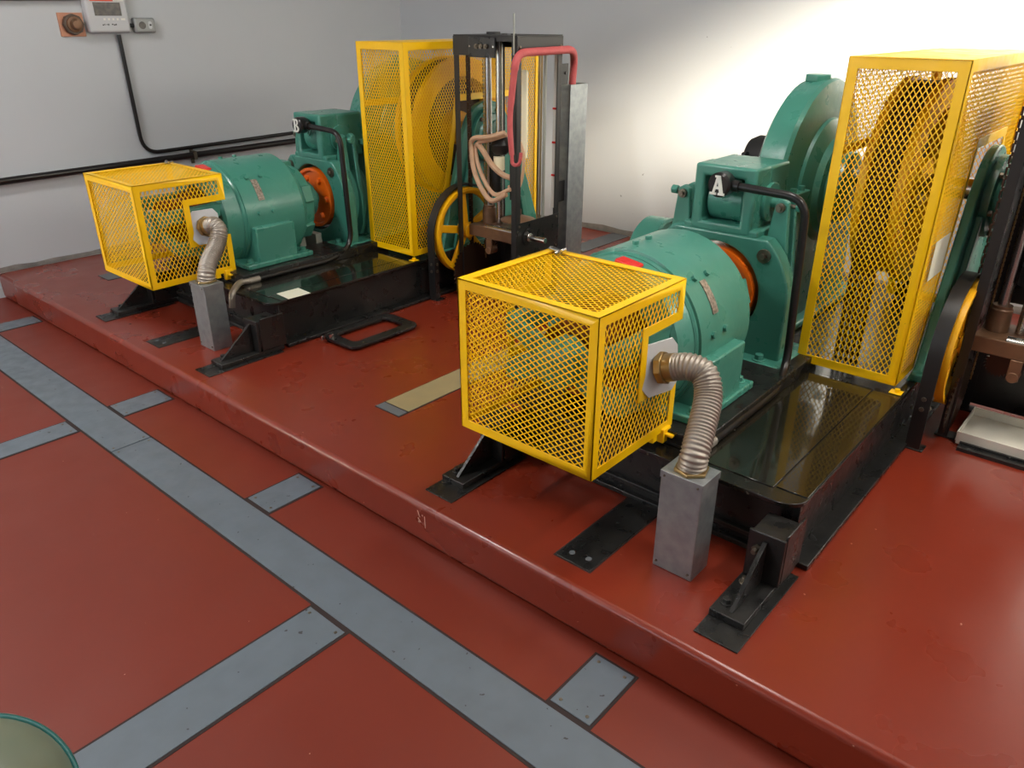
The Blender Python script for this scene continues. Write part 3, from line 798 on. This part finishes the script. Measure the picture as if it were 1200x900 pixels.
# ---- selector tower
def tower(lab, hoses):
    t = thing('floor_selector', lab, 'selector frame', (-.245, 3.2, H))
    x0, x1, y0, y1, z1 = -.455, -.033, 3.02, 3.375, 1.52
    w, th = .034, .005
    for sx, sy in ((0, 0), (1, 0), (1, 1), (0, 1)):
        X, Y = (x1 if sx else x0), (y1 if sy else y0); ix, iy = (-1 if sx else 1), (-1 if sy else 1)
        gm = G()
        gm.box(min(X, X+ix*w), max(X, X+ix*w), min(Y, Y+iy*th), max(Y, Y+iy*th), H+.008, z1)
        gm.box(min(X, X+ix*th), max(X, X+ix*th), min(Y+iy*th, Y+iy*w), max(Y+iy*th, Y+iy*w), H+.008, z1)
        gm.box(min(X, X+ix*.06)-.01, max(X, X+ix*.06), min(Y, Y+iy*.06), max(Y, Y+iy*.06), H, H+.008)
        finish('post', gm, M['tower'], t, bevel=.001)
    gm = G(); gm.box(x0, x1, y0, y1, z1, z1+.006); gm.cyl((-.30, 3.15, z1), (-.30, 3.15, z1+.018), .035, n=24); gm.cyl((-.2, 3.12, z1), (-.2, 3.12, z1+.012), .014, n=10); gm.cyl((-.14, 3.12, z1), (-.14, 3.12, z1+.012), .014, n=10)
    finish('top_plate', gm, M['tower'], t, bevel=.001)
    gm = G(); gm.box(x0, -.20, y0-.004, y0, z1-.088, z1); gm.box(-.20, x1, y0-.004, y0, z1-.022, z1)
    gm.box(x1, x1+.004, y0, y1, z1-.068, z1); gm.box(x0-.004, x0, y0, y1, z1-.088, z1); gm.box(x0, x1, y1, y1+.004, z1-.06, z1)
    finish('header', gm, M['tower'], t, bevel=.001)
    gm = G(); gm.box(-.337, -.162, y0-.014, y0-.005, 1.425, 1.515); pn = finish('control_plate', gm, M['black'], t, bevel=.002)
    for k in range(3):
        gm = G(); x = -.277+k*.031; gm.cyl((x, y0-.014, 1.475), (x, y0-.026, 1.475), .0115, n=20); gm.cyl((x, y0-.026, 1.475), (x, y0-.030, 1.475), .006, n=12); finish('knob', gm, M['bolt'], pn)
    for x in (-.328, -.171):
        gm = G(); gm.lathe([(y0-.014, .006), (y0-.018, .005), (y0-.019, 0)], (x, 1.475), 'y', 10); finish('screw', gm, M['steel'], pn)
    gm = G(); gm.box(x1, x1+.004, y0, y1, .440, .632); gm.disc((3.11, .548), 'x', x1+.004, x1+.010, .045, 28); lp = finish('lower_panel', gm, M['black'], t, bevel=.001)
    gm = G(); gm.disc((3.11, .548), 'x', x1-.30, x1+.024, .024, 24); gm.disc((3.11, .548), 'x', x1+.02, x1+.125, .015, 20); finish('drive_shaft', gm, M['steel'], t, bevel=.002)
    for y in (y0+.02, y1-.02):
        for z in (.455, .615, 1.475): 
            gm = G(); gm.lathe([(x1+.004, .007), (x1+.008, .006), (x1+.009, 0)], (y, z), 'x', 10); finish('screw', gm, M['bolt'], t)
    gm = G(); gm.box(x0, x1, y1-.004, y1, H+.02, .46); gm.box(x0, x0+.004, y0+.04, y1, H+.02, .36); finish('rear_panel', gm, M['black'], t)
    for x in (-.385, -.306):
        gm = G(); gm.cyl((x, 3.2, .56), (x, 3.2, z1), .019, n=24); finish('guide_rod', gm, M['steel'], t)
    gm = G()
    for k in range(58):   # roller chain
        z = .36+k*.0195
        if k % 2: gm.box(-.483, -.477, 3.135, 3.147, z-.004, z+.024).box(-.467, -.461, 3.135, 3.147, z-.004, z+.024)
        else: gm.box(-.479, -.465, 3.132, 3.150, z+.002, z+.016)
    finish('chain', gm, M['chain'], t)
    gm = G()
    for k in range(58):
        z = .36+k*.0195; gm.box(-.425, -.419, 3.20, 3.212, z, z+.012)
    gm.cyl((-.422, 3.206, .34), (-.422, 3.206, z1), .0025, n=8); finish('perforated_tape', gm, M['brass'], t)
    gm = G(); gm.box(x0+.02, x1-.03, 3.085, 3.13, .498, .558); gm.box(x0+.02, x1-.03, 3.13, 3.30, .545, .558); gm.box(-.30, -.26, 3.075, 3.085, .42, .50); gm.cyl((-.28, 3.07, .435), (-.28, 3.13, .435), .02, n=16); finish('crossbar', gm, M['rust'], t, bevel=.003)
    gm = G(); gm.lathe([(.555, .0), (.555, .040), (.64, .037), (.645, .033), (.655, .033), (.655, 0)], (-.385, 3.2), 'z', 24); finish('rod_socket', gm, M['rust'], t)
    gm = G(); gm.lathe([(.60, 0), (.60, .095), (.606, .095), (.63, .02), (.66, .02), (.66, 0)], (-.175, 3.2), 'z', 40); finish('disc', gm, M['rust'], t)
    n = 22
    gm = G(); gm.prism([(-.34+(.05 if k % 2 else .04)*math.cos(PI*k/n), .445+(.05 if k % 2 else .04)*math.sin(PI*k/n)) for k in range(2*n)], 'y', 3.15, 3.165); finish('sprocket', gm, M['chain'], t, smooth=0)
    gm = G(); gm.cyl((-.325, 3.2, .74), (-.325, 3.2, .98), .036, n=24); gm.lathe([(.94, .034), (.96, .05), (.99, .055), (1.02, .04), (1.04, .025)], (-.29, 3.19), 'z', 20); finish('carriage', gm, M['tower'], t)
    gm = G(); gm.cyl((-.285, 3.172, .86), (-.285, 3.172, .93), .03, n=20); finish('carriage_label', gm, M['ivory'], t)
    gm = G(); gm.box(-.152, -.117, 3.195, 3.21, .935, 1.365); finish('contact_strip', gm, M['ivory'], t, bevel=.003)
    gm = G()
    for k in range(44):
        z = .96+k*.0092; gm.box(-.195, -.153, 3.198, 3.203, z, z+.004)
    gm.box(-.20, -.192, 3.195, 3.21, .95, 1.37); finish('contact_comb', gm, M['bolt'], t)
    for x, m_, r in ((-.105, 'brass', .006), (-.088, 'brass', .005), (-.235, 'bolt', .008), (-.065, 'greygreen', .008)):
        gm = G(); gm.cyl((x, 3.28, .58), (x, 3.28, z1), r, n=10); finish('slim_rod', gm, M[m_], t)
    gm = G(); gm.box(-.068, -.040, 3.355, 3.366, .66, 1.44); finish('scale_strip', gm, M['white'], t)
    for z in (.83, 1.0, 1.17):
        gm = G(); gm.box(-.069, -.039, 3.350, 3.3555, z, z+.010); finish('scale_mark', gm, M['red'], t)
    if not hoses:
        gm = G(); gm.box(x0+.05, x1, y1-.012, y1-.006, .62, z1); finish('back_sheet', gm, M['black'], t)
        gm = G(); gm.box(x0+.006, x0+.010, y0+.04, y1-.04, .30, z1); finish('side_sheet', gm, M['black'], t)
    for pts, r in () if not hoses else (([(-.214, 3.14, 1.06), (-.30, 3.10, 1.035), (-.393, 3.09, 1.02), (-.412, 3.09, .965), (-.372, 3.08, .83), (-.27, 3.08, .715), (-.17, 3.10, .755)], .012),
                   ([(-.22, 3.16, 1.05), (-.30, 3.12, 1.02), (-.375, 3.11, 1.00), (-.398, 3.11, .96), (-.355, 3.10, .85), (-.26, 3.10, .745), (-.16, 3.12, .78)], .010),
                   ([(-.385, 3.11, 1.0), (-.345, 3.12, .95), (-.30, 3.13, .89), (-.23, 3.14, .845), (-.15, 3.15, .83)], .013),
                   ([(-.11, 3.14, 1.02), (-.085, 3.14, .95), (-.10, 3.14, .83), (-.14, 3.14, .77), (-.19, 3.14, .79)], .007)):
        gm = G(); gm.tube(spline(pts, 8), r*1.15, 10); finish('hose', gm, M['hose'], t)
    gm = G(); gm.box(-.175, -.12, 3.13, 3.16, .72, .93); finish('switch_block', gm, M['rubber'], t, bevel=.003)
    gm = G(); gm.box(x1-.01, x1-.004, y1, y1+.06, 1.29, 1.39); gm.hexbolt((x1-.004, y1+.035, 1.345), (1, 0, 0), .008, .006); finish('duct_bracket', gm, M['tower'], t)
    gm = G(); gm.box(x1-.01, x1-.004, y1, y1+.06, .69, .80); finish('duct_bracket', gm, M['tower'], t)
    gm = G(); gm.cyl((-.045, 3.012, 1.44), (-.045, 3.012, 1.62), .004, n=8); finish('antenna_wire', gm, M['greygreen'], t)
    return t
tower('charcoal selector frame with chain, cut off by right edge of photo', False)
tb = tower('tall charcoal selector frame full of rods and hoses behind the foreground guard', True)
tb.location = Vector(tb.location)+D
# red cable bundle and its galvanised duct (machine B)
o = D
gm = G(); gm.tube(fillet([Vector(p)+o for p in ((-.040, 2.992, .985), (-.050, 2.985, 1.14), (-.030, 2.985, 1.30), (-.006, 2.985, 1.452), (.0, 3.42, 1.458), (-.050, 3.50, 1.40), (-.058, 3.50, 1.285))], .07, 8), 0, 16, [.0125]+[.014]*9+[.016]*9+[.019]*27+[.019])
gm.tube(fillet([Vector(p)+o for p in ((-.040, 2.992, 1.02), (-.038, 2.992, .935), (.012, 2.992, .940), (.018, 2.995, 1.0))], .03, 6), .009, 10)
rb = solo('cable_bundle', gm, M['redcable'], 'pinkish red wrapped cable bundle bending from selector frame of machine B into the duct', 'cable', Vector((-.06, 3.5, 1.285))+o, smooth=70)
def duct(lab):
    t = thing('cable_duct', lab, 'duct', (-.058, 3.50, H))
    x0, x1, y0, y1 = -.098, -.018, 3.432, 3.578
    gm = G(); gm.box(x0, x0+.004, y0, y1, H, 1.288).box(x1-.004, x1, y0, y1, H, 1.288).box(x0, x1, y0, y0+.004, H, 1.288).box(x0, x1, y1-.004, y1, H, 1.288)
    finish('trough', gm, M['galv'], t)
    gm = G(); gm.box(x1, x1+.003, y0-.002, y1+.002, H+.01, 1.286); finish('cover', gm, M['galv'], t, bevel=.001)
    return t
du = duct('tall grey galvanised cable duct right of the selector frame of machine B'); du.location = Vector(du.location)+D

# drip tray and angle at the right edge
t = thing('drip_tray', 'shallow bright aluminium tray on plinth at right edge of photo', 'tray', (0, 3.1, H))
gm = G(); gm.box(-.385, .30, 2.995, 3.255, H+.018, H+.022); gm.box(-.385, .30, 2.992, 2.996, H+.006, H+.055); gm.box(-.385, .30, 3.254, 3.258, H+.018, H+.055); gm.box(-.388, -.384, 2.992, 3.258, H+.018, H+.055)
finish('pan', gm, M['aluminium'], t)
gm = G(); gm.box(-.37, .30, 2.945, 2.985, H, H+.014); gm.box(-.37, .30, 2.978, 2.988, H, H+.022); finish('support_angle', gm, M['black'], t)

# black flat-bar handle on the plinth beside machine B
t = thing('bar_handle', 'flat black bar handle lying on plinth beside bedplate of machine B', 'handle', (-2.87, 2.28, H))
def rrect(x0, x1, y0, y1, r, n=5):
    return arc(x1-r, y0+r, r, -90, 0, n)+arc(x1-r, y1-r, r, 0, 90, n)+arc(x0+r, y1-r, r, 90, 180, n)+arc(x0+r, y0+r, r, 180, 270, n)
gm = G(); gm.ring(rrect(-3.03, -2.772, 2.058, 2.492, .05), rrect(-2.985, -2.832, 2.115, 2.435, .025), 'z', H+.012, H+.026)
finish('bar', gm, M['black'], t, bevel=.002)
for x, y in ((-2.98, 2.08), (-2.98, 2.47)):
    gm = G(); gm.box(x-.012, x+.012, y-.012, y+.012, H, H+.012); finish('spacer', gm, M['black'], t)
gm = G(); gm.hexbolt((-2.965, 2.075, H+.026), (0, 0, 1), .013, .02); gm.hexbolt((-2.99, 2.04, H+.02), (0, 0, 1), .010, .02); finish('bolt', gm, M['steel'], t)
gm = G(); gm.lathe([(H+.026, .006), (H+.028, 0)], (-2.80, 2.14), 'z', 10); finish('rivet', gm, M['steel'], t)

gm = G(); gm.prism([(-3.208, 1.957), (-3.096, 1.949), (-3.090, 2.072), (-3.204, 2.080)], 'z', BT+.0034, BT+.0042)
solo('paper_note', gm, M['paper'], 'small pale paper lying on the glossy bedplate of machine B', 'paper', (-3.15, 2.01, BT+.0034))

# green wheel housing by the back wall
t = thing('pulley_housing', 'green rounded pulley housing by the back wall behind machine A motor', 'pulley housing', (-2.10, 3.66, H))
gm = G(); gm.lathe([(-2.185, 0), (-2.185, .19), (-2.175, .20), (-2.045, .205), (-2.04, .19), (-2.05, .185), (-2.05, 0)], (3.66, .425), 'x', 64); finish('drum', gm, M['green'], t)
gm = G(); gm.box(-2.19, -2.03, 3.48, 3.84, H, H+.03); gm.prism([(3.52, H+.03), (3.80, H+.03), (3.72, .36), (3.60, .36)], 'x', -2.18, -2.04); finish('stand', gm, M['green'], t, bevel=.004)
gm = G(); gm.obox((-2.038, 3.62, .50), (.012, 0, 0), (0, .30, .10), (0, -.006, .018)); finish('strap', gm, M['bolt'], t)

# ---- wall fittings on the left wall
def wall_pipe(label, pts, r, nm='wall_conduit'):
    P = [Vector((wallx(y)+r+.012, y, z)) for y, z in pts]
    t = thing(nm, label, 'pipe', tuple(P[0]))
    gm = G(); gm.tube(fillet(P, .12, 8), r, 14); finish('pipe', gm, M['pipe'], t, smooth=60)
    return t, P
pa, _ = wall_pipe('thick black pipe running the length of the left wall', [(YB+.02, .655), (BW-.03, .745)], .021)
for y in (.9, 2.78, 4.2):
    gm = G(); x = wallx(y); z = .655+(y-YB)/(BW-YB)*.09; gm.box(x-.002, x+.058, y-.012, y+.012, z-.028, z+.028); gm.box(x-.002, x+.006, y-.012, y+.012, z-.06, z+.06); finish('clamp', gm, M['bolt'], pa)
wall_pipe('thin black conduit dropping from the intercom panel then following the thick pipe', [(2.425, 1.50), (2.435, .765), (BW-.03, .815)], .0125)
wall_pipe('black conduit along the left wall at top edge of photo', [(YB+.02, 1.62), (2.235, 1.705)], .012)

t = thing('intercom_panel', 'pale grey wall panel with red band and dark window on left wall', 'wall panel', (wallx(2.37), 2.37, 1.51))
X = wallx(2.37)
gm = G(); gm.box(X-.01, X+.055, 2.245, 2.500, 1.512, 1.86); finish('case', gm, M['panelgrey'], t, bevel=.014, seg=3)
gm = G(); gm.box(X+.054, X+.057, 2.29, 2.455, 1.608, 1.683); finish('window_strip', gm, M['screen'], t)
gm = G(); gm.box(X+.054, X+.0565, 2.275, 2.415, 1.690, 1.80); finish('red_band', gm, M['redband'], t)
gm = G(); gm.box(X+.054, X+.0565, 2.417, 2.48, 1.690, 1.80); finish('white_band', gm, M['white'], t)
gm = G()
for k in range(5): gm.box(X+.054, X+.0565, 2.337+k*.027, 2.349+k*.027+(.014 if k == 4 else 0), 1.583, 1.594)
finish('button_row', gm, M['white'], t)
gm = G()
for k, w in enumerate((.008, .005, .010, .006, .0, .009, .010, .007)):
    if w: gm.box(X+.0545, X+.0555, 2.325+k*.0115, 2.325+k*.0115+w, 1.553+(k % 3)*.0015, 1.560+(k % 2)*.003)
finish('small_print', gm, M['rubber'], t)

t = thing('bolt_plate', 'copper pink square plate with big brown nut on left wall', 'wall plate', (wallx(2.16), 2.16, 1.50))
X = wallx(2.16)
gm = G(); gm.box(X-.006, X+.008, 2.090, 2.236, 1.492, 1.625); finish('plate', gm, M['copperplate'], t, bevel=.002)
gm = G(); gm.cyl((X+.008, 2.165, 1.560), (X+.040, 2.165, 1.560), .060, n=8); finish('nut', gm, M['nut'], t, bevel=.003)
gm = G(); gm.lathe([(X+.04, .045), (X+.052, .043), (X+.055, .030), (X+.085, .024), (X+.087, 0)], (2.165, 1.56), 'x', 28); finish('stud', gm, M['rust'], t)

t = thing('socket_box', 'small grey metal socket box right of the intercom panel', 'outlet', (wallx(2.6), 2.6, 1.51))
X = wallx(2.6)
gm = G(); gm.box(X-.006, X+.045, 2.530, 2.665, 1.508, 1.598); finish('case', gm, M['box'], t, bevel=.012, seg=3)
gm = G(); gm.disc((2.577, 1.553), 'x', X+.044, X+.048, .022, 24); finish('receptacle', gm, M['screen'], t)
gm = G(); gm.prism(rrect(2.618, 2.640, 1.532, 1.577, .010), 'x', X+.044, X+.0475); sw = finish('switch_plate', gm, M['panelgrey'], t)
gm = G(); gm.disc((2.629, 1.555), 'x', X+.047, X+.053, .006, 12); finish('switch', gm, M['rubber'], sw)
gm = G(); gm.cyl((X+.022, 2.495, 1.553), (X+.022, 2.535, 1.553), .012, n=14); finish('nipple', gm, M['rubber'], t)

# chalk scratches on the front of the plinth
gm = G()
for (a, b) in (((-1.622, .128), (-1.612, .105)), ((-1.622, .100), (-1.608, .085)), ((-1.589, .118), (-1.588, .072)), ((-1.600, .120), (-1.599, .114)), ((-1.620, .088), (-1.616, .082))):
    a, b = Vector((a[0], PY-.0008, a[1])), Vector((b[0], PY-.0008, b[1])); d = b-a
    gm.obox((a+b)/2, d, (0, .001, 0), d.normalized().cross(Vector((0, 1, 0)))*.0035)
solo('chalk_mark', gm, M['chalk'], 'tiny pale scratched marks on the front face of the plinth', 'mark', (-1.605, PY, .075))

# domed housing at bottom left
t = thing('domed_housing', 'pale green domed housing with teal band at bottom left corner', 'housing', (-1.299, .045, 0))
c = (-1.299, .045); zc, R = .323, .182
prof = [(0.002, 0), (.002, R*.96), (.05, R), (zc, R)]+[(zc+R*math.sin(a), R*math.cos(a)) for a in [math.radians(q) for q in range(6, 90, 6)]]+[(zc+R, 0)]
gm = G(); gm.lathe(prof, c, 'z', 64); finish('body', gm, M['dome'], t, smooth=60)
nn = Vector((.70, 0, .714)); uu = Vector((0, 1, 0)); ww = nn.cross(uu)
gm = G(); gm.tube([Vector((c[0], c[1], zc))+nn*.072+(uu*math.cos(a)+ww*math.sin(a))*.1675 for a in [math.radians(q) for q in range(-60, 241, 6)]], .0062, 8); finish('band', gm, M['teal'], t, smooth=60)

# ================================================================== camera
Rm = ((0.75629518, 0.65422759, 0.00196272), (-0.28227334, 0.32360209, 0.90310766), (-0.59020281, 0.68357, -0.42940971))
cam = bpy.data.cameras.new('camera'); co = bpy.data.objects.new('camera', cam); COL.objects.link(co)
r, u, f = (Vector(v) for v in Rm)
mw = Matrix((r, u, -f)).transposed().to_4x4(); mw.translation = Vector((0, 0, 1.6))
co.matrix_world = mw
cam.sensor_fit = 'HORIZONTAL'; cam.sensor_width = 36; cam.lens = 36*901.87/1200; cam.clip_start = .02
S.camera = co

# ================================================================== light
def area(name, loc, direction, sx, sy, power, color, spread=180):
    l = bpy.data.lights.new(name, 'AREA'); l.shape = 'RECTANGLE'; l.size = sx; l.size_y = sy; l.energy = power; l.color = color
    l.spread = math.radians(spread)
    o = bpy.data.objects.new(name, l); COL.objects.link(o); o.location = loc
    o.rotation_euler = Vector(direction).to_track_quat('-Z', 'Y').to_euler()
    return o
area('daylight_right_window', (XR+.02, (WY0+WY1)/2, (WZ0+WZ1)/2), (-1, 0, -.2), WY1-WY0-.1, WZ1-WZ0-.1, 40, (1, .92, .80))
area('daylight_front_window', ((VX0+VX1)/2, YB-.02, (VZ0+VZ1)/2), (0, 1, 0), VX1-VX0-.1, VZ1-VZ0-.1, 20, (.78, .89, 1))
FILLS = [(-3.6, -.4, 68, (1, .97, .94)), (-1.0, 2.2, 30, (1, .95, .88)), (1.0, 2.3, 40, (1, .94, .86))]  # added unseen fill lights overhead, no fixtures behind them; brighten the machines
for x, y, e, c in FILLS: area('overhead_fill', (x, y, CZ-.085), (0, 0, -1), .25, 1.2, e, c)

sl = bpy.data.lights.new('sun', 'SUN'); sl.energy = 70; sl.angle = math.radians(11); sl.color = (1, .88, .70)
so = bpy.data.objects.new('sun', sl); COL.objects.link(so); so.rotation_euler = Vector((-1, .28, -.35)).to_track_quat('-Z', 'Y').to_euler()

w = bpy.data.worlds.new('world'); S.world = w; w.use_nodes = True
bg = w.node_tree.nodes['Background']; bg.inputs[0].default_value = (.75, .85, 1, 1); bg.inputs[1].default_value = .6

vs = S.view_settings
vs.view_transform = 'Standard'; vs.look = 'None'; vs.exposure = .42; vs.gamma = 1; vs.use_curve_mapping = False
